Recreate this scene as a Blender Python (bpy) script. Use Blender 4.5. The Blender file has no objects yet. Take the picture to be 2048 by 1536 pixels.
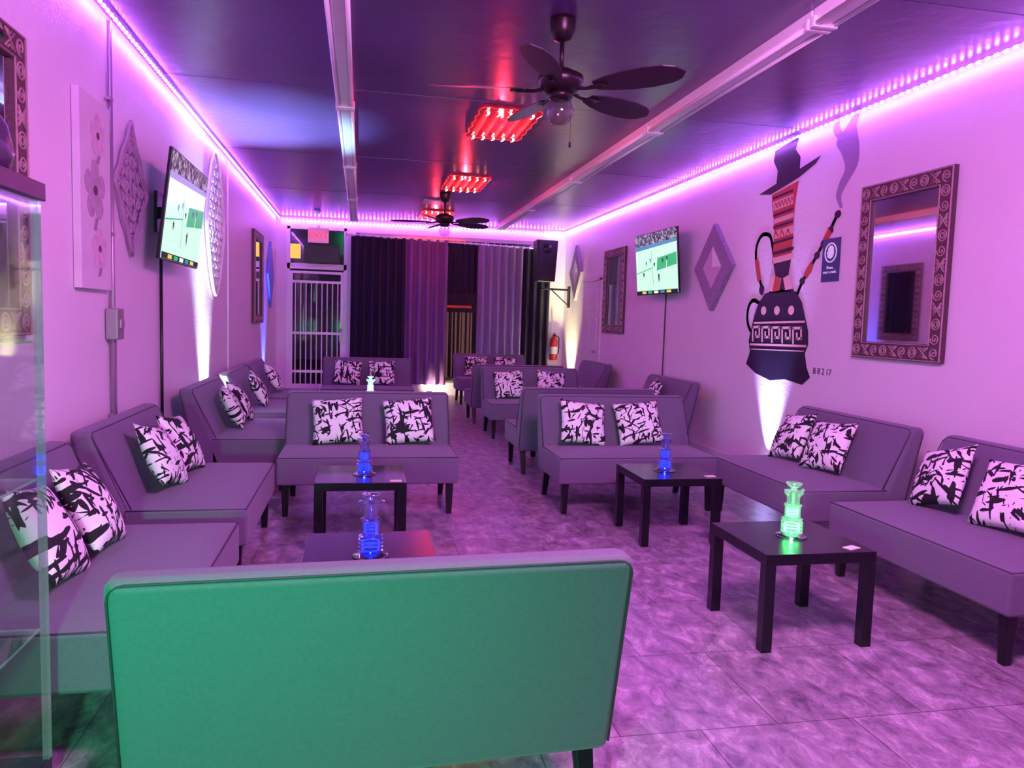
import bpy, math, random
from mathutils import Vector, Matrix
random.seed(4)
S=bpy.context.scene; COL=S.collection
XL,XR,YB,YF,ZC=-1.52,3.86,14.4,-2.2,3.2

# ---------------------------------------------------------------- materials
MATS={}
def nt(name):
    m=bpy.data.materials.new(name); m.use_nodes=True
    n=m.node_tree.nodes; l=m.node_tree.links
    return m,n,l,n["Principled BSDF"]
def mat(name,col,rough=.5,metal=0,noise=0,nscale=8,bump=0,bscale=60,em=None,es=0,spec=.5,coat=0,trans=0,ior=1.45,sheen=0,alpha=1):
    if name in MATS: return MATS[name]
    m,n,l,b=nt(name)
    b.inputs["Base Color"].default_value=(*col,1)
    b.inputs["Roughness"].default_value=rough
    b.inputs["Metallic"].default_value=metal
    b.inputs["Specular IOR Level"].default_value=spec
    b.inputs["Coat Weight"].default_value=coat
    b.inputs["Transmission Weight"].default_value=trans
    b.inputs["IOR"].default_value=ior
    b.inputs["Sheen Weight"].default_value=sheen
    b.inputs["Alpha"].default_value=alpha
    tc=n.new("ShaderNodeTexCoord")
    nz=n.new("ShaderNodeTexNoise"); nz.inputs["Scale"].default_value=nscale; nz.inputs["Detail"].default_value=4
    l.new(tc.outputs["Object"],nz.inputs["Vector"])
    mx=n.new("ShaderNodeMix"); mx.data_type='RGBA'
    k=max(noise,.04)
    mx.inputs[6].default_value=(*[c*(1-k) for c in col],1); mx.inputs[7].default_value=(*[min(1,c*(1+k)) for c in col],1)
    l.new(nz.outputs["Fac"],mx.inputs[0]); l.new(mx.outputs[2],b.inputs["Base Color"])
    if bump:
        n2=n.new("ShaderNodeTexNoise"); n2.inputs["Scale"].default_value=bscale; n2.inputs["Detail"].default_value=3
        l.new(tc.outputs["Object"],n2.inputs["Vector"])
        bp=n.new("ShaderNodeBump"); bp.inputs["Strength"].default_value=bump; bp.inputs["Distance"].default_value=.01
        l.new(n2.outputs["Fac"],bp.inputs["Height"]); l.new(bp.outputs[0],b.inputs["Normal"])
    if em:
        b.inputs["Emission Color"].default_value=(*em,1); b.inputs["Emission Strength"].default_value=es
    MATS[name]=m; return m

def strip_mat(axis):
    m,n,l,b=nt("led_strip_"+"xyz"[axis])
    b.inputs["Base Color"].default_value=(.5,.2,.7,1)
    tc=n.new("ShaderNodeTexCoord"); sp=n.new("ShaderNodeSeparateXYZ"); l.new(tc.outputs["Object"],sp.inputs[0])
    mu=n.new("ShaderNodeMath"); mu.operation='MULTIPLY'; mu.inputs[1].default_value=2*math.pi/.07; l.new(sp.outputs[axis],mu.inputs[0])
    si=n.new("ShaderNodeMath"); si.operation='SINE'; l.new(mu.outputs[0],si.inputs[0])
    mr=n.new("ShaderNodeMapRange"); mr.inputs[1].default_value=0; mr.inputs[2].default_value=1; mr.inputs[3].default_value=2; mr.inputs[4].default_value=86
    l.new(si.outputs[0],mr.inputs[0]); l.new(mr.outputs[0],b.inputs["Emission Strength"])
    b.inputs["Emission Color"].default_value=(.54,.135,1,1)
    return m

def floor_mat():
    m,n,l,b=nt("stone_tile_floor")
    tc=n.new("ShaderNodeTexCoord")
    n1=n.new("ShaderNodeTexNoise"); n1.inputs["Scale"].default_value=7.5; n1.inputs["Detail"].default_value=14; n1.inputs["Roughness"].default_value=.76; n1.inputs["Distortion"].default_value=.45
    mp=n.new("ShaderNodeMapping"); mp.inputs["Scale"].default_value=(1.5,.85,1); mp.inputs["Rotation"].default_value=(0,0,.6)
    l.new(tc.outputs["Object"],mp.inputs[0]); l.new(mp.outputs[0],n1.inputs["Vector"])
    r=n.new("ShaderNodeValToRGB"); e=r.color_ramp.elements
    e[0].position=.35; e[0].color=(.11,.072,.118,1); e[1].position=.67; e[1].color=(.66,.53,.63,1)
    x=e.new(.46); x.color=(.25,.178,.25,1); x=e.new(.54); x.color=(.36,.265,.345,1)
    l.new(n1.outputs["Fac"],r.inputs[0])
    br=n.new("ShaderNodeTexBrick"); br.offset=.5; br.inputs["Scale"].default_value=1
    br.inputs["Brick Width"].default_value=.61; br.inputs["Row Height"].default_value=.61; br.inputs["Mortar Size"].default_value=.003
    br.inputs["Color1"].default_value=(1,1,1,1); br.inputs["Color2"].default_value=(.78,.75,.78,1); br.inputs["Mortar"].default_value=(.38,.32,.38,1)
    l.new(tc.outputs["Object"],br.inputs["Vector"])
    mx=n.new("ShaderNodeMix"); mx.data_type='RGBA'; mx.blend_type='MULTIPLY'; mx.inputs[0].default_value=1
    l.new(r.outputs[0],mx.inputs[6]); l.new(br.outputs["Color"],mx.inputs[7]); l.new(mx.outputs[2],b.inputs["Base Color"])
    b.inputs["Roughness"].default_value=.32; b.inputs["Specular IOR Level"].default_value=.42
    bp=n.new("ShaderNodeBump"); bp.inputs["Strength"].default_value=.05; bp.inputs["Distance"].default_value=.01
    l.new(n1.outputs["Fac"],bp.inputs["Height"]); l.new(bp.outputs[0],b.inputs["Normal"])
    return m

def pillow_mat():
    m,n,l,b=nt("brushstroke_fabric")
    tc=n.new("ShaderNodeTexCoord"); oi=n.new("ShaderNodeObjectInfo")
    mm=n.new("ShaderNodeMath"); mm.operation='MULTIPLY'; mm.inputs[1].default_value=7; l.new(oi.outputs["Random"],mm.inputs[0])
    ad=n.new("ShaderNodeVectorMath"); l.new(tc.outputs["Object"],ad.inputs[0]); l.new(mm.outputs[0],ad.inputs[1])
    prev=None
    for i,(ang,off) in enumerate([(.2,0),(1.7,5),(.95,11),(2.5,17)]):
        m1=n.new("ShaderNodeMapping"); m1.inputs["Rotation"].default_value=(0,ang,0); l.new(ad.outputs[0],m1.inputs[0])
        mp=n.new("ShaderNodeMapping"); mp.inputs["Scale"].default_value=(10,0.1,38); mp.inputs["Location"].default_value=(off,off,off)
        l.new(m1.outputs[0],mp.inputs[0])
        z=n.new("ShaderNodeTexNoise"); z.inputs["Scale"].default_value=1; z.inputs["Detail"].default_value=.8; z.inputs["Distortion"].default_value=.15
        l.new(mp.outputs[0],z.inputs["Vector"])
        g=n.new("ShaderNodeMath"); g.operation='GREATER_THAN'; g.inputs[1].default_value=.60 if i<2 else .65; l.new(z.outputs["Fac"],g.inputs[0])
        if prev is None: prev=g
        else:
            q=n.new("ShaderNodeMath"); q.operation='MAXIMUM'; l.new(prev.outputs[0],q.inputs[0]); l.new(g.outputs[0],q.inputs[1]); prev=q
    mx=n.new("ShaderNodeMix"); mx.data_type='RGBA'; mx.inputs[6].default_value=(.90,.82,.87,1); mx.inputs[7].default_value=(.006,.004,.01,1)
    l.new(prev.outputs[0],mx.inputs[0]); l.new(mx.outputs[2],b.inputs["Base Color"]); b.inputs["Roughness"].default_value=.85
    return m

def glass_mat(name,col=(1,1,1),gl=.12,em=None,es=0,edge=.8):
    m=bpy.data.materials.new(name); m.use_nodes=True; n=m.node_tree.nodes; l=m.node_tree.links; n.clear()
    o=n.new("ShaderNodeOutputMaterial"); t=n.new("ShaderNodeBsdfTransparent"); t.inputs[0].default_value=(*col,1)
    g=n.new("ShaderNodeBsdfGlossy"); g.inputs["Roughness"].default_value=.04
    fr=n.new("ShaderNodeLayerWeight"); fr.inputs[0].default_value=.25
    mr=n.new("ShaderNodeMath"); mr.operation='MULTIPLY_ADD'; mr.inputs[1].default_value=edge; mr.inputs[2].default_value=gl; mr.use_clamp=True
    l.new(fr.outputs["Facing"],mr.inputs[0])
    mx=n.new("ShaderNodeMixShader"); l.new(mr.outputs[0],mx.inputs[0]); l.new(t.outputs[0],mx.inputs[1]); l.new(g.outputs[0],mx.inputs[2])
    last=mx
    if em:
        e=n.new("ShaderNodeEmission"); e.inputs[0].default_value=(*em,1); e.inputs[1].default_value=es
        a=n.new("ShaderNodeAddShader"); l.new(mx.outputs[0],a.inputs[0]); l.new(e.outputs[0],a.inputs[1]); last=a
    l.new(last.outputs[0],o.inputs[0]); return m

M_wall=mat("painted_wall",(.84,.73,.84),.42,noise=.03,nscale=2,bump=.25,bscale=45)
M_ceil=mat("glossy_ceiling_paint",(.105,.055,.20),.29,noise=.5,nscale=1.3,bump=.35,bscale=9,spec=1.0)
M_floor=floor_mat()
M_fab=mat("grey_upholstery",(.145,.108,.178),.85,noise=.15,nscale=90,bump=.3,bscale=400,sheen=.15)
M_fabd=mat("dark_piping",(.05,.035,.058),.8)
M_leg=mat("black_wood_leg",(.006,.005,.008),.35)
M_tab=mat("black_laminate",(.005,.004,.008),.25,noise=.3,nscale=30)
M_pil=pillow_mat()
M_white=mat("white_paint",(.75,.70,.76),.4)
M_metalw=mat("white_enamel_metal",(.93,.89,.93),.3)
M_blk=mat("black_plastic",(.005,.005,.007),.35)
M_dk=mat("dark_bronze",(.016,.007,.010),.35,metal=.4)
M_blade=mat("dark_walnut_blade",(.03,.010,.026),.4,noise=.3)
M_frame=mat("carved_wood",(.09,.04,.055),.5,noise=.35,nscale=40,bump=.3)
M_carve=mat("carved_relief",(.42,.26,.28),.5,noise=.25,nscale=40)
M_framed=mat("carved_wood_dark",(.07,.03,.05),.6)
M_mirror=mat("mirror",(.85,.85,.88),.03,metal=1)
M_steel=mat("galvanised_steel",(.42,.33,.42),.4,metal=.6)
M_canvas=mat("lilac_canvas",(.74,.64,.73),.7,noise=.12,nscale=6)

# ---------------------------------------------------------------- geometry
class G:
    def __init__(s): s.v=[];s.f=[];s.m=[]
    def add(s,vs,fs,m=0):
        o=len(s.v); s.v+= [tuple(v) for v in vs]; s.f+=[tuple(i+o for i in f) for f in fs]; s.m+=[m]*len(fs); return s
    def hexa(s,p,m=0):
        return s.add(p,[(0,3,2,1),(4,5,6,7),(0,1,5,4),(1,2,6,5),(2,3,7,6),(3,0,4,7)],m)
    def box(s,c,d,m=0):
        x,y,z=c;a,b,h=d[0]/2,d[1]/2,d[2]/2
        return s.hexa([(x-a,y-b,z-h),(x+a,y-b,z-h),(x+a,y+b,z-h),(x-a,y+b,z-h),(x-a,y-b,z+h),(x+a,y-b,z+h),(x+a,y+b,z+h),(x-a,y+b,z+h)],m)
    def tube(s,pts,r,n=8,closed=False,m=0,rr=None):
        P=[Vector(p) for p in pts]; N=len(P); vs=[];fs=[]
        prev=None
        for i in range(N):
            if closed: t=P[(i+1)%N]-P[i-1]
            else: t=P[min(i+1,N-1)]-P[max(i-1,0)]
            if t.length<1e-9: t=Vector((0,0,1))
            t.normalize()
            if prev is None:
                ref=Vector((0,0,1)) if abs(t.z)<.9 else Vector((1,0,0)); a=t.cross(ref).normalized()
            else:
                a=(prev-t*prev.dot(t)); a=a.normalized() if a.length>1e-6 else t.orthogonal().normalized()
            prev=a; b=t.cross(a)
            R=rr[i] if rr else r
            for k in range(n):
                th=2*math.pi*k/n; vs.append(P[i]+a*math.cos(th)*R+b*math.sin(th)*R)
        for i in range(N if closed else N-1):
            j=(i+1)%N
            for k in range(n):
                fs.append((i*n+k,i*n+(k+1)%n,j*n+(k+1)%n,j*n+k))
        if not closed: fs.append(tuple(range(n-1,-1,-1))); fs.append(tuple((N-1)*n+k for k in range(n)))
        return s.add(vs,fs,m)
    def lathe(s,prof,n=20,c=(0,0,0),m=0):
        vs=[];fs=[]
        for r,z in prof:
            for k in range(n):
                th=2*math.pi*k/n; vs.append((c[0]+r*math.cos(th),c[1]+r*math.sin(th),c[2]+z))
        for i in range(len(prof)-1):
            for k in range(n): fs.append((i*n+k,i*n+(k+1)%n,(i+1)*n+(k+1)%n,(i+1)*n+k))
        fs.append(tuple(range(n-1,-1,-1))); fs.append(tuple((len(prof)-1)*n+k for k in range(n)))
        return s.add(vs,fs,m)
    def plate(s,pts,y0,th=.004,m=0):
        n=len(pts); vs=[(p[0],y0-th,p[1]) for p in pts]+[(p[0],y0,p[1]) for p in pts]
        fs=[tuple(range(n)),tuple(range(2*n-1,n-1,-1))]+[(i,i+n,(i+1)%n+n,(i+1)%n) for i in range(n)]
        return s.add(vs,fs,m)
    def ring(s,c,R,r,y=0,n=20,k=6,m=0,sx=1,sz=1):
        return s.tube([(c[0]+R*sx*math.cos(2*math.pi*i/n),y,c[1]+R*sz*math.sin(2*math.pi*i/n)) for i in range(n)],r,k,True,m)
    def build(s,name,mats,parent=None,bevel=0,seg=3,smooth=False,loc=(0,0,0),rot=(0,0,0),kind=None,label=None):
        me=bpy.data.meshes.new(name); me.from_pydata(s.v,[],s.f); 
        if not isinstance(mats,(list,tuple)): mats=[mats]
        for x in mats: me.materials.append(x)
        for p,mi in zip(me.polygons,s.m): p.material_index=mi; p.use_smooth=smooth
        me.validate(); me.update()
        o=bpy.data.objects.new(name,me); COL.objects.link(o); o.location=loc; o.rotation_euler=rot
        if parent: o.parent=parent
        if bevel:
            b=o.modifiers.new("bevel","BEVEL"); b.width=bevel; b.segments=seg; b.limit_method='ANGLE'; b.angle_limit=math.radians(35)
            if smooth: b.harden_normals=True
        if kind: o["kind"]=kind
        if label: o["label"]=label
        return o

def thing(name,label,cat,loc=(0,0,0),rz=0,group=None):
    e=bpy.data.objects.new(name,None); COL.objects.link(e); e.empty_display_size=.1
    e.location=loc; e.rotation_euler=(0,0,math.radians(rz))
    e["label"]=label; e["category"]=cat
    if group: e["group"]=group
    return e
def tag(o,label,cat,group=None):
    o["label"]=label; o["category"]=cat
    if group: o["group"]=group
    return o
def clone(o,parent=None):
    c=o.copy(); COL.objects.link(c)
    if parent: c.parent=parent
    for ch in list(o.children): clone(ch,c)
    return c
def text(name,body,size,mt,parent,loc,align='CENTER',mirror=False,ext=.001):
    cu=bpy.data.curves.new(name,"FONT"); cu.body=body; cu.size=size; cu.align_x=align; cu.extrude=ext
    t=bpy.data.objects.new("tmp",cu); COL.objects.link(t); bpy.context.view_layer.update()
    me=bpy.data.meshes.new_from_object(t.evaluated_get(bpy.context.evaluated_depsgraph_get()))
    bpy.data.objects.remove(t)
    for v in me.vertices: v.co=Vector((v.co.x*(-1 if mirror else 1),-v.co.z,v.co.y))
    me.materials.clear(); me.materials.append(mt)
    o=bpy.data.objects.new(name,me); COL.objects.link(o); o.parent=parent; o.location=loc; return o

# ---------------------------------------------------------------- shell
T=.15
def struct(g,name,m,**k): return g.build(name,m,kind="structure",**k)
struct(G().box(((XL+XR)/2,(YF+YB)/2,-.05),(XR-XL+.3,YB-YF+.3,.1)),"floor",M_floor)
struct(G().box(((XL+XR)/2,(YF+YB)/2,ZC+.05),(XR-XL+.3,YB-YF+.3,.1)),"ceiling",M_ceil)
struct(G().box((XL-T/2,(YF+YB)/2,ZC/2),(T,YB-YF,ZC)),"wall_left",M_wall)
struct(G().box((XR+T/2,(YF+YB)/2,ZC/2),(T,YB-YF,ZC)),"wall_right",M_wall)
struct(G().box(((XL+XR)/2,YF-T/2,ZC/2),(XR-XL+.3,T,ZC)),"wall_front",M_wall)
DX0,DX1=-1.34,-.27; WX0,WX1=-.12,3.3
g=G(); yb=YB+T/2
g.box(((XL+DX0)/2,yb,ZC/2),(DX0-XL,T,ZC)); g.box(((DX1+WX0)/2,yb,ZC/2),(WX0-DX1,T,ZC)); g.box(((WX1+XR)/2,yb,ZC/2),(XR-WX1,T,ZC))
g.box(((DX0+DX1)/2,yb,(3.05+ZC)/2),(DX1-DX0,T,ZC-3.05)); g.box(((WX0+WX1)/2,yb,(2.98+ZC)/2),(WX1-WX0,T,ZC-2.98)); g.box(((WX0+WX1)/2,yb,.14),(WX1-WX0,T,.28))
struct(g,"wall_back",M_wall)
for nm,x in (("baseboard_left",XL+.008),("baseboard_right",XR-.008)):
    struct(G().box((x,(YF+YB)/2,.05),(.014,YB-YF-.02,.1)),nm,M_white)
for i,y in enumerate((3.7,6.2,8.7,11.2)):
    struct(G().box(((XL+XR)/2,y,ZC-.001),(XR-XL-.1,.007,.002)),"trim_%d"%(i+1),M_ceil)
# window
M_glass=glass_mat("window_glass",(.8,.8,.85),.05)
w=struct(G().box((WX0+.03,YB+.07,1.63),(.06,.08,2.7)).box((WX1-.03,YB+.07,1.63),(.06,.08,2.7)).box((1.6,YB+.07,2.95),(3.4,.08,.06)).box((1.6,YB+.07,.31),(3.4,.08,.06)).box((1.25,YB+.07,1.63),(.05,.08,2.6)).box((2.3,YB+.07,1.63),(.05,.08,2.6)),"window_1",M_white)
G().box((1.6,YB+.08,1.63),(3.36,.008,2.6)).build("window_pane",M_glass,parent=w)
# entrance door with barred security gate and transom
d=struct(G().box((DX0+.03,YB+.05,1.52),(.06,.14,3.04)).box((DX1-.03,YB+.05,1.52),(.06,.14,3.04)).box(((DX0+DX1)/2,YB+.05,3.02),(1.05,.14,.06)).box(((DX0+DX1)/2,YB+.05,2.33),(1.05,.14,.1)),"door_1",M_metalw)
dc=(DX0+DX1)/2; g=G()
for x in (DX0+.085,DX1-.085): g.box((x,YB-.03,1.13),(.05,.04,2.22))
for z in (.1,.42,1.12,2.05,2.22): g.box((dc,YB-.03,z),(.9,.035,.045 if z>.2 else .18))
for i in range(9): g.tube([(DX0+.16+i*.0935,YB-.03,.1),(DX0+.16+i*.0935,YB-.03,2.05)],.011,8)
gate=g.build("security_gate",M_metalw,parent=d)
G().box((DX1-.1,YB-.06,1.05),(.05,.05,.16)).lathe([(.012,0),(.02,.02),(.02,.06),(.005,.07)],12,(DX1-.1,YB-.08,1.15)).build("gate_lock",M_steel,parent=gate)
G().box((dc,YB+.09,1.15),(.95,.008,2.2)).box((dc,YB+.09,2.68),(.95,.008,.6)).build("door_glass",M_glass,parent=d)
# side door
d2=struct(G().box((XR-.012,12.05,1.1),(.024,.07,2.2)).box((XR-.012,13.0,1.1),(.024,.07,2.2)).box((XR-.012,12.525,2.2),(.024,1.02,.07)),"door_2",M_white)
g=G().box((XR-.01,12.525,1.08),(.02,.88,2.16))
for z,h in ((.5,.62),(1.25,.6),(1.85,.35)):
    for y in (12.32,12.73): g.box((XR-.024,y,z),(.012,.3,h))
pn=g.build("door_panel",M_white,parent=d2,bevel=.006,seg=2)
G().lathe([(.012,0),(.012,.03),(.03,.045),(.03,.065),(.01,.075)],14).build("door_knob",M_steel,parent=pn,smooth=True,loc=(XR-.02,12.16,.98),rot=(0,-math.pi/2,0))

# ---------------------------------------------------------------- LED strips
M_sy=strip_mat(1); M_sx=strip_mat(0); M_track=mat("strip_backing",(.6,.5,.65),.5)
def led(name,a,b,ax):
    A=Vector(a);B=Vector(b);c=(A+B)/2;L=(B-A).length
    e=thing("led_strip","violet glowing light strip along the top of the wall","light strip",tuple(c),0,"violet ceiling light strips")
    dm=[.012,.012,.012]; dm[ax]=L; tm=[.02,.02,.004]; tm[ax]=L
    G().box((0,0,0),dm).build("light_tape",M_sx if ax==0 else M_sy,parent=e)
    G().box((0,0,.009),tm).build("mounting_track",M_track,parent=e)
zs=ZC-.035
led("l",(XL+.06,1.2,zs),(XL+.06,YB-.05,zs),1)
led("r",(XR-.06,1.2,zs),(XR-.06,YB-.05,zs),1)
led("b",(XL+.08,YB-.06,zs-.02),(XR-.08,YB-.06,zs-.02),0)

# ---------------------------------------------------------------- settees
def make_settee():
    e=thing("settee","armless grey upholstered settee with dark piping and black legs","sofa",(0,0,0),0,"armless grey settees")
    W=.65
    nx,ny=14,8; x0,x1,y0,y1=-W,W,-.43,.17; g=G(); vs=[];fs=[]
    def top(u,v): return .435+.022*(1-abs(2*u-1)**4)*(1-abs(2*v-1)**4)
    for j in range(ny+1):
        for i in range(nx+1):
            u,v=i/nx,j/ny; vs.append((x0+(x1-x0)*u,y0+(y1-y0)*v,top(u,v)))
    for j in range(ny):
        for i in range(nx):
            a=j*(nx+1)+i; fs.append((a,a+1,a+nx+2,a+nx+1))
    ring=[i for i in range(nx+1)]+[j*(nx+1)+nx for j in range(1,ny+1)]+[ny*(nx+1)+i for i in range(nx-1,-1,-1)]+[j*(nx+1) for j in range(ny-1,0,-1)]
    o=len(vs)
    for r in ring: vs.append((vs[r][0],vs[r][1],.235))
    n=len(ring)
    for k in range(n): fs.append((ring[k],o+k,o+(k+1)%n,ring[(k+1)%n]))
    fs.append(tuple(range(o+n-1,o-1,-1)))
    g.add(vs,fs); g.build("seat",M_fab,parent=e,bevel=.016,seg=3,smooth=True)
    zt=.431; q=.007
    g=G().tube([(-W+q,.16,zt),(-W+q,-.43+q,zt),(W-q,-.43+q,zt),(W-q,.16,zt)],.005,6)
    g.build("seat_piping",M_fabd,parent=e,smooth=True)
    H=.84; g=G(); b=[(.07,.215),(.275,.215),(.42,H),(.315,H)]
    g.hexa([(-W,b[0][0],b[0][1]),(W,b[0][0],b[0][1]),(W,b[1][0],b[1][1]),(-W,b[1][0],b[1][1]),(-W,b[3][0],H),(W,b[3][0],H),(W,b[2][0],H),(-W,b[2][0],H)])
    g.build("backrest",M_fab,parent=e,bevel=.035,seg=4,smooth=True)
    g=G()
    for s,(ya,za,yb_,zb) in (("f",(.13,.44,.318,H-.012)),("r",(.277,.25,.410,H-.014))):
        pts=[(-W+.008,ya,za)]
        for k in range(5):
            a=math.pi/2*k/4; t=.04; pts.append((-W+.010+t-t*math.cos(a),ya+(yb_-ya)*(1-(t-t*math.sin(a))/(zb-za)),zb-t+t*math.sin(a)))
        pts+= [(-p[0],p[1],p[2]) for p in reversed(pts)]
        g.tube(pts,.0035,6)
    g.build("backrest_piping",M_fabd,parent=e,smooth=True)
    for sx in (-1,1):
        for fy in (0,1):
            yt=-.37 if fy==0 else .19; ybm=-.37 if fy==0 else .27; x=sx*.59; a,c=.028,.019
            g=G().hexa([(x-c,ybm-c,0),(x+c,ybm-c,0),(x+c,ybm+c,0),(x-c,ybm+c,0),(x-a,yt-a,.24),(x+a,yt-a,.24),(x+a,yt+a,.24),(x-a,yt+a,.24)])
            g.build("leg",M_leg,parent=e,bevel=.003,seg=2)
    return e
def make_pillow():
    n=16; g=G(); vs=[];fs=[]; idx={}
    for side in (1,-1):
        for j in range(n+1):
            for i in range(n+1):
                u=2*i/n-1; v=2*j/n-1
                edge=i in(0,n) or j in(0,n)
                if edge and side==-1: idx[(side,i,j)]=idx[(1,i,j)]; continue
                t=.07*(max(0,1-u**2)**.5)*(max(0,1-v**2)**.5)
                sx=.197*u*(1-.07*(1-v*v)); sz=.190*v*(1-.07*(1-u*u))
                wob=.006*math.sin(5*u+3*v)*(0 if edge else 1)
                idx[(side,i,j)]=len(vs); vs.append((sx,-side*(t+wob*.5),sz))
    for side in (1,-1):
        for j in range(n):
            for i in range(n):
                q=[idx[(side,i,j)],idx[(side,i+1,j)],idx[(side,i+1,j+1)],idx[(side,i,j+1)]]
                fs.append(tuple(q if side==1 else q[::-1]))
    return g.add(vs,fs).build("throw_pillow",M_pil,smooth=True)
SOFAS=[ # x,y,rot,label, pillow offsets
 (.06,2.25,182.8,"grey settee seen from behind, its back lit green",[]),
 (.07,5.95,0,"grey settee with two patterned pillows beside two black tables",[-.24,.31]),
 (2.12,5.87,0,"grey settee with two patterned pillows, set back to back",[-.32,.16]),
 (2.12,7.25,180,"grey settee facing away, set back to back with another",[]),
 (2.20,9.5,0,"grey settee with two patterned pillows, set back to back",[-.32,.24]),
 (2.16,10.75,180,"grey settee facing away, set back to back with another",[]),
 (2.28,13.25,0,"grey settee with two pillows in front of the curtains",[-.28,.25]),
 (.10,11.2,0,"grey settee with two patterned pillows near the barred door",[-.29,.2]),
 (-1.0,3.17,90,"grey settee along the wall beside the glass display cabinet",[-.20,.20]),
 (-1.0,4.72,90,"grey settee along the wall with two patterned pillows",[-.17,.27]),
 (-1.0,7.02,90,"grey settee along the wall under the television",[-.1,.3]),
 (-1.0,8.75,90,"grey settee along the wall with one patterned pillow",[-.15]),
 (-1.0,10.2,90,"grey settee along the wall with one patterned pillow",[-.1]),
 (3.18,3.35,-90,"grey settee along the wall beneath the carved mirror",[-.38,.1]),
 (3.17,4.90,-90,"grey settee along the wall with two patterned pillows",[-.36,.1]),
 (3.25,8.4,-90,"grey settee along the wall below the television",[.0]),
 (3.32,11.6,-90,"grey settee along the wall near the side door",[]),
]
s0=make_settee(); p0=make_pillow(); tag(p0,"square pillow with black and white brushstroke pattern","pillow","patterned throw pillows")
pfirst=True
for k,(x,y,r,lab,offs) in enumerate(SOFAS):
    s=s0 if k==0 else clone(s0)
    s.location=(x,y,0); s.rotation_euler=(0,0,math.radians(r)); s["label"]=lab
    M=Matrix.Translation((x,y,0))@Matrix.Rotation(math.radians(r),4,'Z')
    for o in offs:
        p=p0 if pfirst else clone(p0); pfirst=False
        tilt=random.uniform(-6,6) if r==0 else random.choice((-1,1))*random.uniform(6,15)
        L=Matrix.Translation((o,.095+random.uniform(-.01,.01),.635))@Matrix.Rotation(math.radians(-28),4,'X')@Matrix.Rotation(math.radians(random.uniform(-8,8)),4,'Z')@Matrix.Rotation(math.radians(tilt),4,'Y')
        p.matrix_world=M@L

# ---------------------------------------------------------------- tables
def make_table():
    e=thing("side_table","low square black side table with four straight legs","table",(0,0,0),0,"low black side tables")
    G().box((0,0,.425),(.55,.55,.05)).build("tabletop",M_tab,parent=e,bevel=.002,seg=2)
    for sx in (-1,1):
        for sy in (-1,1): G().box((sx*.25,sy*.25,.2),(.05,.05,.4)).build("leg",M_tab,parent=e,bevel=.001,seg=1)
    return e
t0=make_table()
TABLES=[(2.05,3.28,"green glowing water pipe"),(2.09,4.88,"blue glowing water pipe"),(.01,4.88,"blue glowing water pipe"),(.05,3.26,"blue glowing water pipe"),(.08,9.5,"pale glowing water pipe"),(2.08,8.15,None)]
for k,(x,y,w_) in enumerate(TABLES):
    t=t0 if k==0 else clone(t0)
    t.location=(x,y,0)
    if w_: t["label"]="low square black table holding a "+w_
    else: t["label"]="low square black table between facing settees"
M_card=mat("card",(.8,.7,.6),.6)
for x,y,r in ((2.24,3.07,20),(2.31,4.68,10),(.22,4.65,0)):
    o=G().box((0,0,.0015),(.07,.045,.003)).build("card",M_card,loc=(x,y,.45),rot=(0,0,math.radians(r)))
    tag(o,"small pale card lying on a black table corner","card","cards on the tables")

# ---------------------------------------------------------------- glass water pipes
M_clear=glass_mat("clear_pipe_glass",(.88,.88,.94),.20)
def pipe(x,y,name,lab,col,es,s=1.0,lamp=.5,ge=.1,nk=.03):
    gm=glass_mat("pipe_glass_"+name,tuple(.7+.3*c for c in col),.16,em=col,es=ge,edge=.75)
    gn=glass_mat("pipe_neck_glass_"+name,tuple(.85+.15*c for c in col),.2,em=col,es=nk,edge=.8)
    core=mat("pipe_glow_"+name,col,.3,em=col,es=es)
    e=thing("water_pipe",lab,"hookah",(x,y,.45),0,"glass water pipes")
    e.scale=(s,s,s)
    G().lathe([(.074,0),(.076,.005),(.072,.010),(.055,.014),(.047,.02)],28).build("base",M_clear,parent=e,smooth=True)
    G().lathe([(.047,.02),(.052,.023),(.052,.028),(.048,.031),(.052,.035),(.052,.044),(.048,.047),(.052,.051),(.052,.06),(.048,.063),(.052,.067),(.052,.075),(.047,.078),(.041,.079),(.041,.084),(.048,.085),(.050,.09),(.043,.094),(.038,.096),(.038,.15),(.035,.154)],28).build("body",gm,parent=e)
    for z,R in ((.03,.036),(.046,.036),(.062,.036),(.105,.027),(.12,.027),(.135,.027)):
        G().tube([(R*math.cos(a*math.pi/8),R*math.sin(a*math.pi/8),z) for a in range(16)],.0035,6,True).build("glowing_coil",core,parent=e,smooth=True)
    G().lathe([(.043,.154),(.043,.16),(.031,.162),(.031,.222),(.037,.224),(.037,.230),(.02,.234)],24).build("neck",gn,parent=e)
    G().lathe([(.007,.09),(.007,.215)],12).build("inner_stem",gm,parent=e,smooth=True)
    G().lathe([(.016,.234),(.014,.243),(.028,.250),(.038,.262),(.038,.268),(.03,.269)],20).build("bowl",gn,parent=e,smooth=True)
    G().tube([(.029,0,.198),(.046,0,.215),(.050,0,.236)],.008,10).build("spout",gn,parent=e)
    G().tube([(-.029,0,.205),(-.042,0,.218),(-.045,0,.236)],.007,10).build("spout",gn,parent=e)
    l=bpy.data.lights.new("pipe_led","POINT"); l.energy=lamp; l.color=col; l.shadow_soft_size=.004
    o=bpy.data.objects.new("glow_lamp",l); COL.objects.link(o); o.parent=e; o.location=(0,0,.022)
pipe(2.06,3.28,"green","glass water pipe glowing bright green on a black table",(.22,1,.42),1.4,.98,1.0,.14,.10)
pipe(2.07,4.88,"blue","glass water pipe glowing blue on a black table",(.015,.045,1),.9,.98,.35,.03,.015)
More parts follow.
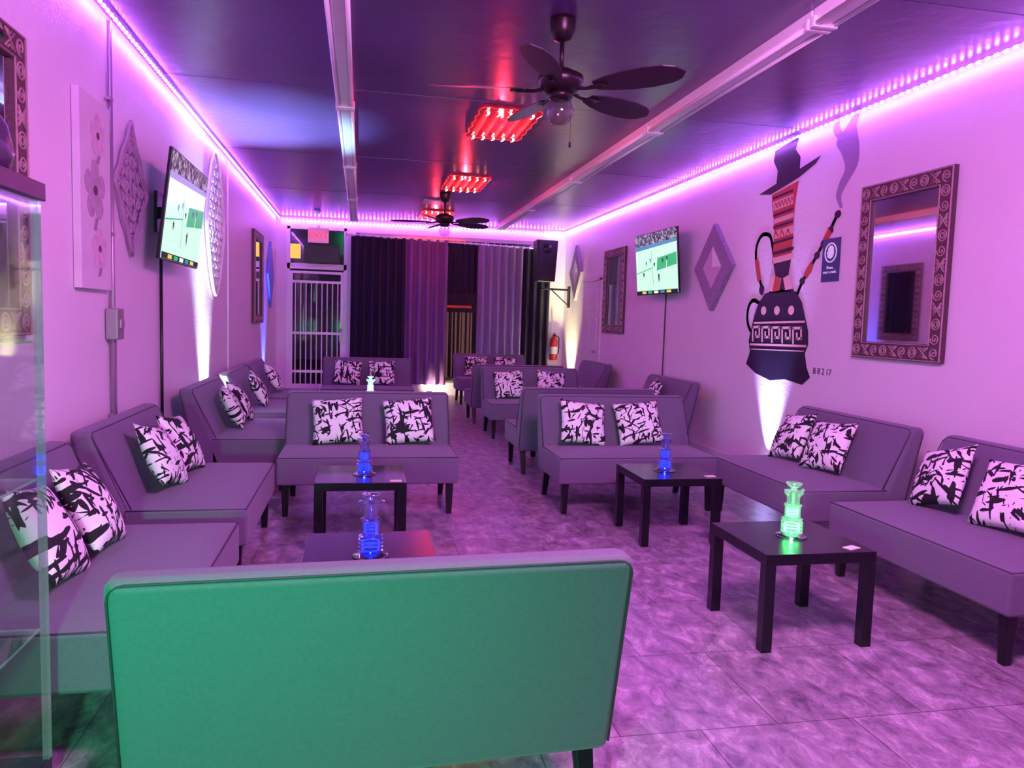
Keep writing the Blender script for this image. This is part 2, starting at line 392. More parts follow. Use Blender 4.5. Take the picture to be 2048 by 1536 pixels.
pipe(.03,4.86,"blue2","glass water pipe glowing blue on a black table",(.015,.045,1),.9,.98,.35,.03,.015)
pipe(.05,3.17,"blue3","glass water pipe glowing blue on the table behind a settee",(.015,.045,1),.9,1.0,.35,.03,.015)
pipe(.12,9.5,"pale","glass water pipe glowing pale cyan on a black table",(.4,.8,.95),1.5,1.0,.5,.4,.3)

# ---------------------------------------------------------------- ceiling fixtures
def fixture():
    e=thing("ceiling_batten_light","long white unlit tube light batten on the ceiling","light fixture",(0,0,0),0,"white ceiling tube battens")
    G().box((0,0,-.03),(.11,2.44,.06)).hexa([(-.03,-1.22,-.085),(.03,-1.22,-.085),(.03,1.22,-.085),(-.03,1.22,-.085),(-.055,-1.22,-.06),(.055,-1.22,-.06),(.055,1.22,-.06),(-.055,1.22,-.06)]).build("housing",M_metalw,parent=e,bevel=.003,seg=2)
    for sx in (-1,1): G().tube([(sx*.055,-1.18,-.085),(sx*.055,1.18,-.085)],.014,10).build("tube_lamp",M_metalw,parent=e,smooth=True)
    for sy in (-1,1): G().box((0,sy*1.2,-.075),(.15,.035,.06)).build("lamp_holder",M_metalw,parent=e,bevel=.006)
    return e
f0=fixture(); first=True
for x in (-.15,2.46):
    for y in (2.7,5.16,7.62,10.08,12.54):
        f=f0 if first else clone(f0); first=False; f.location=(x,y,ZC-.0)
M_redp=mat("red_acrylic",(.30,.01,.03),.12,em=(1,.02,.06),es=.08)
M_rede=mat("red_acrylic_edge",(.5,.03,.05),.2,em=(1,.04,.06),es=.4)
M_redt=mat("red_hot_tube",(1,.1,.05),.4,em=(1,.02,.03),es=1.6)
M_redb=mat("red_hot_bulb",(1,.2,.1),.4,em=(1,.28,.24),es=9)
def redpanel():
    e=thing("ceiling_lamp_panel","red glowing ceiling panel with five coiled lamp rows","light panel",(0,0,0),0,"red glowing ceiling panels")
    pts=[]; n=10; HY=.52
    for i in range(n): pts.append((-.25+.5*i/n,-HY-(.03 if i%2 else 0)))
    for i in range(n): pts.append((.25+(.02 if i%2 else 0),-HY+2*HY*i/n))
    for i in range(n): pts.append((.25-.5*i/n,HY))
    for i in range(n): pts.append((-.25-(.02 if i%2 else 0),HY-2*HY*i/n))
    m=len(pts); g=G(); g.add([(a,b,-.02) for a,b in pts]+[(a,b,0) for a,b in pts],[tuple(range(m-1,-1,-1)),tuple(range(m,2*m))]+[(i,(i+1)%m,(i+1)%m+m,i+m) for i in range(m)])
    g.tube([(a,b,-.022) for a,b in pts],.004,6,True,m=1)
    g.build("tray",[M_redp,M_rede],parent=e)
    for k in range(5):
        x=-.19+.095*k
        c=G().tube([(x+.020*math.sin(i*1.25),-.38+i*.0076,-.035) for i in range(101)],.0022,5).build("lamp_coil",M_redt,parent=e)
        for yy in (-.44,.42): G().lathe([(.003,0),(.011,.008),(.011,.02),(.004,.028)],10,(x,yy,-.052)).tube([(x,yy+.01,-.04),(x+.01,yy+.05,-.04),(x-.008,yy+.09,-.04)],.003,5).build("lamp_bulb",M_redb,parent=c)
    l=bpy.data.lights.new("red_led","POINT"); l.energy=10; l.color=(1,.03,.06); l.shadow_soft_size=.01
    o=bpy.data.objects.new("glow_lamp",l); COL.objects.link(o); o.parent=e; o.location=(0,0,-.12)
    return e
r0=redpanel()
for i,(x,y) in enumerate(((1.20,6.82),(1.28,9.85),(1.2,13.0))):
    r=r0 if i==0 else clone(r0); r.location=(x,y,ZC); 
M_globe=glass_mat("fan_globe_glass",(.8,.65,.8),.04,edge=.35)
def fan():
    e=thing("ceiling_fan","dark bronze five-blade ceiling fan with pull chain","fan",(0,0,0),0,"five-blade ceiling fans")
    G().lathe([(.02,-.13),(.05,-.12),(.072,-.07),(.075,-.02),(.075,0)],24).build("canopy",M_dk,parent=e,smooth=True)
    G().lathe([(.014,-.3),(.014,-.1)],12).build("downrod",M_dk,parent=e,smooth=True)
    G().lathe([(.03,-.42),(.09,-.415),(.12,-.39),(.135,-.36),(.13,-.325),(.08,-.3),(.05,-.285),(.02,-.28)],28).lathe([(.05,-.46),(.07,-.45),(.075,-.42)],24).build("motor_housing",M_dk,parent=e,smooth=True)
    for k in range(5):
        a=math.radians(28+72*k)
        prof=[(.22,.04),(.3,.068),(.42,.09),(.55,.096),(.66,.082),(.72,.055),(.76,0)]
        pts=[(x,y) for x,y in prof]+[(x,-y) for x,y in reversed(prof[:-1])]
        m=len(pts); g=G(); tl=-math.tan(math.radians(14))
        g.add([(x,y,-.405+y*tl-.003) for x,y in pts]+[(x,y,-.405+y*tl+.003) for x,y in pts],[tuple(range(m-1,-1,-1)),tuple(range(m,2*m))]+[(i,(i+1)%m,(i+1)%m+m,i+m) for i in range(m)])
        b=g.build("blade",M_blade,parent=e,rot=(0,0,a))
        G().tube([(.1,0,-.4),(.16,0,-.415),(.26,0,-.412)],.01,8,rr=[.012,.009,.014]).box((.25,0,-.412),(.09,.05,.006)).build("blade_arm",M_dk,parent=e,rot=(0,0,a))
    G().lathe([(.01,-.6),(.05,-.59),(.078,-.55),(.08,-.52),(.07,-.48),(.055,-.46)],24).build("lamp_globe",M_globe,parent=e,smooth=True)
    G().tube([(.05,-.05,-.45),(.052,-.052,-.7)],.0015,5).lathe([(.002,0),(.008,.01),(.006,.03),(.002,.04)],8,(.052,-.052,-.74)).build("pull_chain",M_dk,parent=e)
    return e
fa=fan(); fa.location=(1.12,4.42,ZC); fb=clone(fa); fb.location=(1.12,10.75,ZC)
o=G().box((0,0,-.008),(.35,.35,.016)).build("ceiling_vent",M_white,loc=(1.05,11.3+.3,ZC),bevel=.004); tag(o,"small white square vent cover on dark ceiling","vent")

# ---------------------------------------------------------------- TVs
def screen_mats():
    m,n,l,b=nt("screen_crowd"); tc=n.new("ShaderNodeTexCoord"); v=n.new("ShaderNodeTexVoronoi"); v.inputs["Scale"].default_value=42
    l.new(tc.outputs["Object"],v.inputs["Vector"]); r=n.new("ShaderNodeValToRGB"); r.color_ramp.elements[0].color=(.01,.02,.06,1); r.color_ramp.elements[1].color=(.4,.42,.5,1); r.color_ramp.elements[0].position=.45; r.color_ramp.elements[1].position=.9
    sp=n.new("ShaderNodeSeparateColor"); l.new(v.outputs["Color"],sp.inputs[0]); l.new(sp.outputs[0],r.inputs[0]); l.new(r.outputs[0],b.inputs["Emission Color"]); b.inputs["Emission Strength"].default_value=.45; b.inputs["Base Color"].default_value=(0,0,0,1)
    def e(nm,c,s=1): return mat(nm,(.02,.02,.02),.3,em=c,es=s*.52)
    return [m,e("screen_court",(.50,.86,.64),1.1),e("screen_green",(.03,.45,.18),.9),e("screen_blue",(.03,.25,.45),.9),e("screen_dark",(.01,.015,.03),.6),e("screen_white",(.95,.95,1),1.0),e("screen_yellow",(.8,.6,.08),.9)]
SM=screen_mats()
def tv(loc,rz,tilt,w,h,lab):
    e=thing("television",lab,"television",loc,rz,"wall mounted televisions")
    hold=G().box((0,.012,0),(w+.02,.024,h+.02)).box((0,.045,-.02),(w*.6,.045,h*.6)).build("tv_casing",M_blk,parent=e,bevel=.004,seg=2,rot=(math.radians(tilt),0,0))
    g=G(); W,Hh=w/2,h/2
    def R(x0,z0,x1,z1,m,y=-.001): g.add([(x0*W,y,z0*Hh),(x1*W,y,z0*Hh),(x1*W,y,z1*Hh),(x0*W,y,z1*Hh)],[(0,1,2,3)],m)
    def Q(p,m,y=-.002): g.add([(a*W,y,b*Hh) for a,b in p],[tuple(range(len(p)))],m)
    R(-1,.6,1,1,0); R(-1,-1,1,.6,1); Q([(-1,.48),(1,.58),(1,.68),(-1,.62)],3)
    Q([(.05,-.25),(.98,-.12),(.98,.26),(.1,.16)],2,-.003); Q([(.5,-.2),(.52,-.2),(.56,.2),(.54,.2)],5,-.0035); Q([(-1,-.3),(-.15,-.15),(-.15,-.12),(-1,-.27)],2,-.003); Q([(-.2,.4),(-.18,.4),(-.12,-.7),(-.14,-.7)],2,-.003)
    for x,z,s in ((.15,-.5,.17),(-.45,.02,.09),(-.25,.1,.09),(.35,.05,.08),(-.6,-.35,.1),(.55,.1,.08),(-.05,-.05,.08)):
        Q([(x-.025,z-s),(x+.0,z-s*.2),(x+.025,z-s),(x+.03,z+s*.2),(x+.045,z+s*.6),(x+.015,z+s*.7),(x+.012,z+s),(x-.012,z+s),(x-.015,z+s*.7),(x-.045,z+s*.6),(x-.03,z+s*.2)],4 if s!=.09 else 3,-.004)
    R(-1,-1,1,-.88,4,-.005)
    for i,c in enumerate((6,2,5,3,6)): R(-.7+i*.3,-.98,-.5+i*.3,-.9,c,-.006)
    g.build("screen",SM,parent=hold,loc=(0,-.001,0))
    G().box((0,.13,0),(.08,.14,.08)).box((0,.19,0),(.2,.02,.3)).build("wall_bracket",M_blk,parent=e)
    return e
tv((XL+.21,6.20,2.18),90,7,1.18,.74,"flat television showing a basketball game, tilted down")
tv((XR-.21,9.2,2.235),-88,5,1.26,.77,"flat television showing a basketball game beside diamond panel")
def cord(x,y,z0,z1,lab,r=.012,m=M_blk,nm="cable_cover"):
    o=G().tube([(x,y,z0),(x,y,z1)],r,10).build(nm,m,smooth=True); tag(o,lab,"cable"); return o
cord(XL+.03,6.2,0,1.95,"dark power cable running down the wall under television",.012)
cord(XR-.03,9.25,0,1.9,"thin cable running down the wall under television",.009,M_framed)
e=thing("wall_conduit","galvanised conduit with small junction box on the wall","conduit",(XL+.03,5.05,0))
G().tube([(0,0,0),(0,0,ZC-.05)],.014,10).build("pipe",M_steel,parent=e,smooth=True)
G().tube([(0.0,.03,0),(0,.03,1.3)],.01,8).build("lower_pipe",M_steel,parent=e,smooth=True)
G().box((.01,0,1.36),(.07,.13,.19)).box((.05,0,1.36),(.015,.07,.06)).build("junction_box",M_steel,parent=e,bevel=.01)
for z in (2.7,1.9,.8): G().box((-.005,0,z),(.03,.06,.02)).build("pipe_strap",M_steel,parent=e)
cn=G().tube([(XL+.02,9.2,0),(XL+.02,9.2,ZC-.05)],.012,8).build("wall_conduit",M_metalw,smooth=True); tag(cn,"thin white conduit running up the lilac wall","conduit")

# ---------------------------------------------------------------- mirrors
def mirror(loc,rz,w,h,fw,lab,mt,detail=True):
    e=thing("wall_mirror",lab,"mirror",loc,rz,"carved framed mirrors")
    W,H=w/2,h/2; g=G(); a=.025
    for x0,x1,z0,z1 in ((-W,W,H-fw,H),(-W,W,-H,-H+fw),(-W,-W+fw,-H+fw,H-fw),(W-fw,W,-H+fw,H-fw)):
        g.box(((x0+x1)/2,-a/2-.005,(z0+z1)/2),(x1-x0,a+.01,z1-z0))
    for q,t in ((.008,.008),(fw-.008,.007)):
        g.tube([(-W+q,-a-.01,-H+q),(W-q,-a-.01,-H+q),(W-q,-a-.01,H-q),(-W+q,-a-.01,H-q)],t,6,True,m=1)
    g.build("frame",[mt,M_carve],parent=e)
    g=G(); y=-a-.012; c=fw/2; r=.007
    def motif(u,k,hor,side):
        def P(s,t): return (s,side*(H-c)+t) if hor else (side*(W-c)+t,s)
        q=k%3
        if q==0:
            for R in (.036,.018): 
                x,z=P(u,0); g.ring((x,z),R,r*.8,y,14,5)
        elif q==1:
            for s in (-1,1):
                p=[P(u-.045,s*.038),P(u,0),P(u+.045,s*.038)]; g.tube([(x,y,z) for x,z in p],r,5)
                p=[P(u-.02,s*.038),P(u,s*.02),P(u+.02,s*.038)]; g.tube([(x,y,z) for x,z in p],r*.8,5)
        else:
            pts=[]
            for i in range(18):
                an=i*.65; R=.004+.0022*i; x,z=P(u+R*math.cos(an),R*math.sin(an)); pts.append((x,y,z))
            g.tube(pts,r*.8,5)
    n=int(w/.1); 
    for s in (-1,1):
        for i in range(n): motif(-W+c+(w-2*c)*i/(n-1),i,True,s)
    n=int(h/.1)
    for s in (-1,1):
        for i in range(1,n-1): motif(-H+c+(h-2*c)*i/(n-1),i+1,False,s)
    g.build("carving",M_carve,parent=e,smooth=True)
    g=G().plate([(-W+fw,-H+fw),(W-fw,-H+fw),(W-fw,H-fw),(-W+fw,H-fw)],-.012,.004); g.build("mirror_glass",M_mirror,parent=e)
    return e
mirror((XR-.003,4.93,1.91),-90,.95,1.32,.125,"large mirror in wide carved wooden frame",M_frame)
mirror((XR-.003,11.35,1.96),-90,.98,1.30,.125,"mirror in dark carved frame near the side door",M_frame)
mirror((XL+.003,11.75,1.97),90,1.0,1.32,.125,"mirror in carved frame near the barred door",M_frame)
mirror((XL+.003,3.38,1.98),90,.95,1.32,.125,"mirror in carved frame above display cabinet",M_frame)
M_plank=mat("weathered_planks",(.28,.20,.33),.6,noise=.5,nscale=25); M_plank2=mat("lavender_planks",(.62,.45,.62),.6,noise=.3,nscale=25); M_pale=mat("pale_panel",(.9,.85,.9),.5)
def diamond(loc,rz,w,h,lab):
    e=thing("diamond_wall_panel",lab,"wall decor",loc,rz,"diamond plank wall panels")
    W,H=w/2,h/2; t=.5
    P=[(0,-H),(W,0),(0,H),(-W,0)]; Q=[(a*t,b*t) for a,b in P]; g=G()
    for i in range(4):
        j=(i+1)%4; g.plate([P[i],P[j],Q[j],Q[i]],0,.05)
    g.build("plank_frame",[M_plank,M_framed],parent=e)
    g=G().plate(Q,-.02,.028,0).plate([(0,Q[2][1]*.95),(0,0),(Q[1][0]*.95,0)],-.050,.002,1)
    g.build("panel_inset",[M_plank2,M_pale,M_framed],parent=e)
diamond((XR-.003,7.93,2.11),-90,.92,.96,"diamond shaped plank panel with pale split centre")
diamond((XR-.003,13.5,2.36),-90,.75,1.0,"diamond shaped panel near the corner by the speaker")

def filigree(loc,rz,w,h,lab,mt,pointed,r=.008):
    e=thing("filigree_wall_panel",lab,"wall decor",loc,rz)
    W,H=w/2,h/2; g=G()
    def outline(k,n=48):
        pts=[]
        for i in range(n):
            a=2*math.pi*i/n; c,s=math.cos(a),math.sin(a)
            if pointed: 
                z=s; x=c*(1-.35*abs(s)**1.5); pts.append((W*k*x,-.02,H*k*math.copysign(abs(z)**1.15,z)))
            else:
                d=abs(c)+abs(s); sc=1+.03*math.cos(8*a); pts.append((W*k*c/d*sc,-.02,H*k*s/d*sc))
        return pts
    g.tube(outline(1),r*1.4,6,True); g.tube(outline(.88),r,6,True); g.tube(outline(.5),r,6,True); g.tube(outline(.22),r,6,True)
    def inside(x,z): return (abs(x)/W+abs(z)/H<.86) if not pointed else ((x/W)**2*1.25+(abs(z)/H)**1.5<.8)
    st=.085; nx=int(W/st)+1; nz=int(H/st)+1
    for i in range(-nx,nx+1):
        for j in range(-nz,nz+1):
            x,z=i*st,j*st
            if inside(x,z):
                if (i+j)%2==0: g.ring((x,z),.038,r*.75,-.02,12,5)
                else:
                    for a in (45,135):
                        c,s=math.cos(math.radians(a))*.05,math.sin(math.radians(a))*.05
                        g.tube([(x-c,-.02,z-s),(x+c*.2-s*.2,-.024,z+s*.2+c*.2),(x+c,-.02,z+s)],r*.8,5)
    g.build("carved_lattice",mt,parent=e,smooth=True)
    return e
M_lat=mat("pale_carved_wood",(.42,.27,.43),.5); M_fil=mat("silver_filigree",(.85,.85,.9),.35,metal=.2)
filigree((XL+.01,5.47,2.24),90,.72,.84,"pale carved diamond lattice ornament beside the conduit",M_lat,False)
filigree((XL+.01,8.4,2.35),90,.95,1.45,"tall pointed silver filigree panel behind the television",M_fil,True,.011)
M_bluep=mat("blue_panel",(.12,.2,.7),.4)
o=G().plate([(0,-.55),(.4,0),(0,.55),(-.4,0)],0,.03).build("diamond_wall_panel",M_bluep,loc=(XL+.01,13.3,2.1),rot=(0,0,math.radians(90))); tag(o,"blue tinted diamond panel beside the barred door","wall decor")

e=thing("flower_painting","tall narrow lilac canvas painted with three flowers","painting",(XL+.003,4.74,2.09),90)
G().box((0,-.02,0),(.5,.04,1.06)).build("canvas",M_canvas,parent=e,bevel=.003)
M_pet=mat("petal_grey",(.50,.36,.48),.7,noise=.5,nscale=20); M_pet2=mat("petal_pink",(.74,.50,.64),.7,noise=.4,nscale=20); M_cen=mat("flower_centre",(.14,.06,.10),.7,noise=.5,nscale=60); M_stem=mat("flower_stem",(.3,.22,.33),.7)
for fx,fz,R,mm in ((.03,.33,.12,M_pet2),(-.02,.02,.17,M_pet),(.04,-.3,.12,M_pet2)):
    g=G()
    for k in range(5):
        a=2*math.pi*k/5+.3; pts=[]
        for i in range(14):
            b=2*math.pi*i/14; u=.56*R+.46*R*math.cos(b); v=.34*R*math.sin(b)*(1.1+.3*math.cos(b)); pts.append((fx+u*math.cos(a)-v*math.sin(a),fz+u*math.sin(a)+v*math.cos(a)))
        g.plate(pts,-.0405-.0004*k,.0006,0)
    g.plate([(fx+.2*R*math.cos(2*math.pi*i/12),fz+.17*R*math.sin(2*math.pi*i/12)) for i in range(12)],-.0435,.001,1)
    for k in range(5): g.tube([(fx+.01*k,-.0415,fz-R*.9),(fx-.03+.01*k,-.0415,fz-R*1.3)],.0015,4,m=2)
    g.build("painted_flower",[mm,M_cen,M_stem],parent=e)

# ---------------------------------------------------------------- hookah mural on right wall
MY=6.65
e=thing("wall_mural","painted hookah wearing a black top hat with smoke","mural",(XR-.001,MY,0),-90)
def mp(px,py): return ((px-(1570-.06*(py-290)))/115.0, 3.17-(py-290)/213.6)
M_ink=mat("mural_black",(.010,.005,.025),.5); M_or=mat("mural_orange",(.55,.06,.05),.6); M_cr=mat("mural_cream",(.80,.42,.42),.6); M_sm=mat("mural_smoke",(.34,.23,.44),.6)
def mpoly(g,pts,lay=0,m=0): g.plate([mp(*p) for p in pts],-.001*lay,.0015,m)
def mline(g,pts,r,lay=1,m=0,flat=True):
    P=[mp(*p) for p in pts]
    for (x0,z0),(x1,z1) in zip(P[:-1],P[1:]):
        dx,dz=x1-x0,z1-z0; L=math.hypot(dx,dz) or 1; nx,nz=-dz/L*r,dx/L*r; ex,ez=dx/L*r*.7,dz/L*r*.7
        g.plate([(x0-ex-nx,z0-ez-nz),(x1+ex-nx,z1+ez-nz),(x1+ex+nx,z1+ez+nz),(x0-ex+nx,z0-ez+nz)],-.001*lay,.0012,m)
g=G(); mpoly(g,[(1552,296),(1599,286),(1592,308),(1601,326),(1599,354),(1554,366),(1557,338),(1549,316)],1); mpoly(g,[(1517,375),(1637,337),(1628,349),(1600,364),(1570,374),(1542,382)],2)
g.build("top_hat",M_ink,parent=e)
g=G(); mpoly(g,[(1545,384),(1598,371),(1592,405),(1588,440),(1587,470),(1583,522),(1545,524),(1549,470),(1548,430),(1545,405)],1,1)
for y,h,m in ((388,5,0),(398,18,2),(424,5,0),(434,9,2),(448,5,0),(458,16,2),(480,5,0),(500,7,0),(512,12,2)):
    mpoly(g,[(1547,y+1),(1588,y-4),(1587,y-4+h),(1548,y+1+h)],2,m)
for i in range(6): x=1550+i*6.4; mline(g,[(x,414-i*.7),(x+3.2,402-i*.7),(x+6.4,413-i*.7)],.006,4,1)
for x in (1554,1566,1578): mline(g,[(x-4,472),(x-1,461),(x+4,471)],.009,4,1)
g.build("decorated_bowl",[M_ink,M_or,M_cr],parent=e)
g=G(); mpoly(g,[(1547,522),(1583,520),(1578,548),(1588,583),(1538,585),(1552,550)],1,0)
mpoly(g,[(1544,548),(1552,552),(1545,582),(1538,578)],2,1); mpoly(g,[(1552,550),(1565,556),(1560,580),(1546,582)],3,2); mpoly(g,[(1568,556),(1580,550),(1587,578),(1572,580)],3,1)
g.build("stem",[M_ink,M_cr,M_or],parent=e)
g=G(); mpoly(g,[(1530,585),(1560,577),(1592,584),(1603,605),(1608,630),(1614,660),(1614,685),(1608,702),(1611,728),(1617,746),(1603,762),(1570,756),(1540,763),(1508,752),(1487,735),(1496,708),(1493,685),(1500,655),(1507,628),(1516,604)],1,0)
for x in (1527,1555,1583): 
    c=mp(x,620); g.plate([(c[0]+.05*math.cos(2*math.pi*i/14),c[1]+.042*math.sin(2*math.pi*i/14)) for i in range(14)],-.002,.0012,1)
mline(g,[(1506,646),(1608,642)],.009,3,1); mline(g,[(1497,692),(1610,688)],.010,3,1); mline(g,[(1499,702),(1606,698)],.005,3,1)
for i in range(5):
    x=1503+i*21; mline(g,[(x,684),(x,655),(x+15,654),(x+15,674),(x+7,675),(x+7,665)],.012,4,1)
g.build("vase_body",[M_ink,M_cr],parent=e)
def smooth_path(p,k=6):
    out=[]
    for i in range(len(p)-1):
        a=p[max(i-1,0)];b=p[i];c=p[i+1];d_=p[min(i+2,len(p)-1)]
        for j in range(k):
            t=j/k; out.append(tuple(.5*((2*b[q])+(-a[q]+c[q])*t+(2*a[q]-5*b[q]+4*c[q]-d_[q])*t*t+(-a[q]+3*b[q]-3*c[q]+d_[q])*t**3) for q in range(len(b))))
    out.append(p[-1]); return out
g=G(); mline(g,smooth_path([(1549,520),(1546,490),(1540,466),(1524,462),(1512,482),(1510,512),(1516,545),(1522,570),(1524,585)]),.019,1)
mline(g,[(1512,516),(1517,552)],.035,3,1); c=mp(1523,576); g.plate([(c[0]+.05*math.cos(i*.5),c[1]+.05*math.sin(i*.5)) for i in range(12)],-.003,.001)
g.build("curved_hose",[M_ink,M_or],parent=e)
g=G(); mline(g,smooth_path([(1520,606),(1504,598),(1493,612),(1490,640),(1497,662),(1508,668)]),.02,1)
g.build("handle",M_ink,parent=e)
g=G(); mline(g,smooth_path([(1590,602),(1600,575),(1610,555),(1632,515),(1650,480),(1664,450)]),.019,1)
for x,y in ((1604,565),(1616,545),(1630,520),(1641,500),(1652,478),(1664,452)):
    c=mp(x,y); g.plate([(c[0]+.045*math.cos(i*.52),c[1]+.034*math.sin(i*.52)) for i in range(12)],-.003,.001)
mline(g,[(1612,553),(1620,538)],.034,5,1); mline(g,[(1645,492),(1650,482)],.034,5,1)
g.build("beaded_hose",[M_ink,M_or],parent=e)
def ribbon(g,path,lay):
    P=smooth_path(path,5)
    for (x0,y0,w0),(x1,y1,w1) in zip(P[:-1],P[1:]):
        g.plate([mp(x0-w0,y0),mp(x0+w0,y0),mp(x1+w1,y1),mp(x1-w1,y1)],-.001*lay,.0015,0)
g=G(); ribbon(g,[(1669,442,2),(1665,420,4),(1673,398,7),(1684,375,9),(1683,348,13),(1678,325,16),(1684,305,8),(1692,290,5),(1702,276,1)],1)
ribbon(g,[(1676,325,8),(1665,308,6),(1662,294,4),(1666,284,1)],3)
g.build("smoke_swirl",M_sm,parent=e)
u,z=mp(1637,738); text("painted_date","B 8 2 17",.078,M_ink,e,(u,-.002,z))
# mask sign
M_sb=mat("sign_blue",(.015,.05,.16),.4); M_sw=mat("sign_white",(.8,.82,.9),.5,em=(.7,.75,.9),es=.1)
e=thing("mask_notice_sign","dark blue notice sign asking visitors to wear mask","sign",(XR-.003,5.80,2.04),-90)
G().box((0,-.004,0),(.24,.008,.36)).build("sign_board",M_sb,parent=e)
g=G(); g.ring((0,.06),.078,.006,-.009,24,6); g.plate([(.040*math.cos(i*.45),.085+.036*math.sin(i*.45)) for i in range(14)],-.008,.002); g.plate([(-.048,.07),(.048,.07),(.038,.025),(0,.008),(-.038,.025)],-.010,.003)
g.build("mask_icon",M_sw,parent=e)
text("sign_text","Please,\nwear a mask.",.036,M_sw,e,(0,-.009,-.075))

# ---------------------------------------------------------------- back wall: rod, curtains, exit sign, speaker...
M_cp=mat("purple_curtain",(.17,.075,.23),.75,noise=.2,nscale=15,sheen=.15); M_cd=mat("navy_curtain",(.008,.006,.022),.8,noise=.2,nscale=15,sheen=.03); M_cg=mat("grey_curtain",(.26,.21,.37),.75,noise=.2,nscale=15,sheen=.2)
YCU=YB-.2
def curtain(x0,x1,z0,z1,m,lab,waves,amp=.045,y=YCU,ph=0):
    n=waves*10; g=G(); vs=[];fs=[]; K=8
    for j in range(K+1):
        z=z0+(z1-z0)*j/K; k=1-.35*j/K
        for i in range(n+1):
            t=i/n; vs.append((x0+(x1-x0)*t,y+amp*k*math.sin(2*math.pi*waves*t+ph)+.01*math.sin(7*t+j*.4),z))
    for j in range(K):
        for i in range(n): a=j*(n+1)+i; fs.append((a,a+1,a+n+2,a+n+1))
    o=g.add(vs,fs).build("curtain",m,smooth=True); tag(o,lab,"curtain","floor length curtains"); 
    return o
curtain(-.2,.78,.25,2.90,M_cd,"dark navy floor length curtain on a rod",7)
curtain(.76,1.56,.22,2.90,M_cp,"purple floor length curtain with deep folds",5,.06)
curtain(2.12,2.98,.30,2.84,M_cg,"grey purple floor length curtain with deep folds",6,.06)
curtain(2.96,3.52,.30,2.82,M_cd,"dark navy curtain at the end of rod",4)
curtain(1.5,2.2,1.95,2.88,M_cd,"dark short curtain panel above the sheer one",6,.02,YCU+.09)
M_shr=mat("sheer_fabric",(.05,.02,.04),.7,alpha=.72)
curtain(1.54,2.14,.25,1.95,M_shr,"sheer golden curtain letting the added warm glow through",12,.03,YCU+.05)
e=thing("curtain_rod","white metal curtain rod with round rings","curtain rod",(1.6,YCU,2.90))
G().tube([(-1.85,0,.02),(1.6,0,-.07)],.014,10).lathe([(.03,-.03),(.03,.03)],10,(-1.87,0,.02)).build("rod",M_metalw,parent=e,smooth=True)
for i in range(30):
    x=-1.75+i*.112; z=.02-.09*(x+1.85)/3.45
    G().tube([(x,.028*math.cos(a*math.pi/5),z+.028*math.sin(a*math.pi/5)) for a in range(10)],.005,5,True).build("ring",M_metalw,parent=e)
M_ex=mat("exit_case",(.6,.25,.4),.4,em=(.9,.25,.5),es=.15); M_exr=mat("exit_letters",(.6,0,0),.4,em=(1,.02,.02),es=1.0)
e=thing("exit_sign","lit exit sign with red letters above barred door","sign",(-.78,YB-.12,2.88))
G().box((0,0,0),(.36,.06,.26)).build("sign_case",M_ex,parent=e,bevel=.008)
text("letters","EXIT",.17,M_exr,e,(0,-.032,-.06))
G().box((0,.04,.15),(.06,.06,.06)).build("mount",M_white,parent=e)
o=G().lathe([(.005,0),(.05,.01),(.06,.04),(.05,.06)],16).build("ceiling_camera",M_metalw,smooth=True,loc=(-.75,13.3,ZC-.06)); tag(o,"small white dome camera under the ceiling","camera")
e=thing("transom_box_fan","dark rectangular box set in the window over door","appliance",(-.72,YB-.08,2.55))
G().box((0,0,0),(.62,.14,.32)).build("case",M_blk,parent=e,bevel=.01)
g=G()
for i in range(8): g.box((0,-.072,-.13+i*.037),(.56,.006,.012))
g.build("grille",M_dk,parent=e)
M_yel=mat("yellow_sign",(.8,.6,.05),.5,em=(1,.7,.1),es=.3)
o=G().box((0,0,0),(.2,.01,.26)).build("yellow_notice",M_yel,loc=(-1.2,YB+.06,2.6)); tag(o,"small yellow notice in the transom window","sign")
M_neon=mat("red_neon",(1,.1,.1),.4,em=(1,.06,.03),es=.8)
e=thing("neon_window_border","red neon tube border in the shop window","neon light",(1.2,YB+.02,2.93))
G().tube([(-.6,0,0),(.7,0,0)],.012,8).build("top_tube",M_neon,parent=e)
G().tube([(-1.37,.0,-.05),(-1.37,0,-1.8)],.012,8).build("side_tube",M_neon,parent=e)
# speaker
e=thing("wall_speaker","black loudspeaker on a wall bracket beside the curtains","speaker",(3.24,13.65,2.18),8)
G().hexa([(-.17,-.19,0),(.17,-.19,0),(.12,.17,0),(-.12,.17,0),(-.21,-.2,.74),(.21,-.2,.74),(.14,.17,.74),(-.14,.17,.74)]).build("cabinet",M_blk,parent=e,bevel=.012)
G().hexa([(-.15,-.205,.04),(.15,-.205,.04),(.15,-.19,.04),(-.15,-.19,.04),(-.18,-.212,.7),(.18,-.212,.7),(.18,-.2,.7),(-.18,-.2,.7)]).build("grille",M_blk,parent=e)
G().lathe([(.07,0),(.09,.02),(.03,.05)],18).build("horn",M_blk,parent=e,loc=(0,-.2,.58),rot=(math.pi/2,0,0))
G().tube([(0,.05,0),(0,.05,-.12),(.58,.16,-.12)],.018,8).tube([(.2,.08,-.12),(.58,.16,-.4)],.012,8).box((.6,.16,-.25),(.02,.1,.4)).build("bracket",M_blk,parent=e)
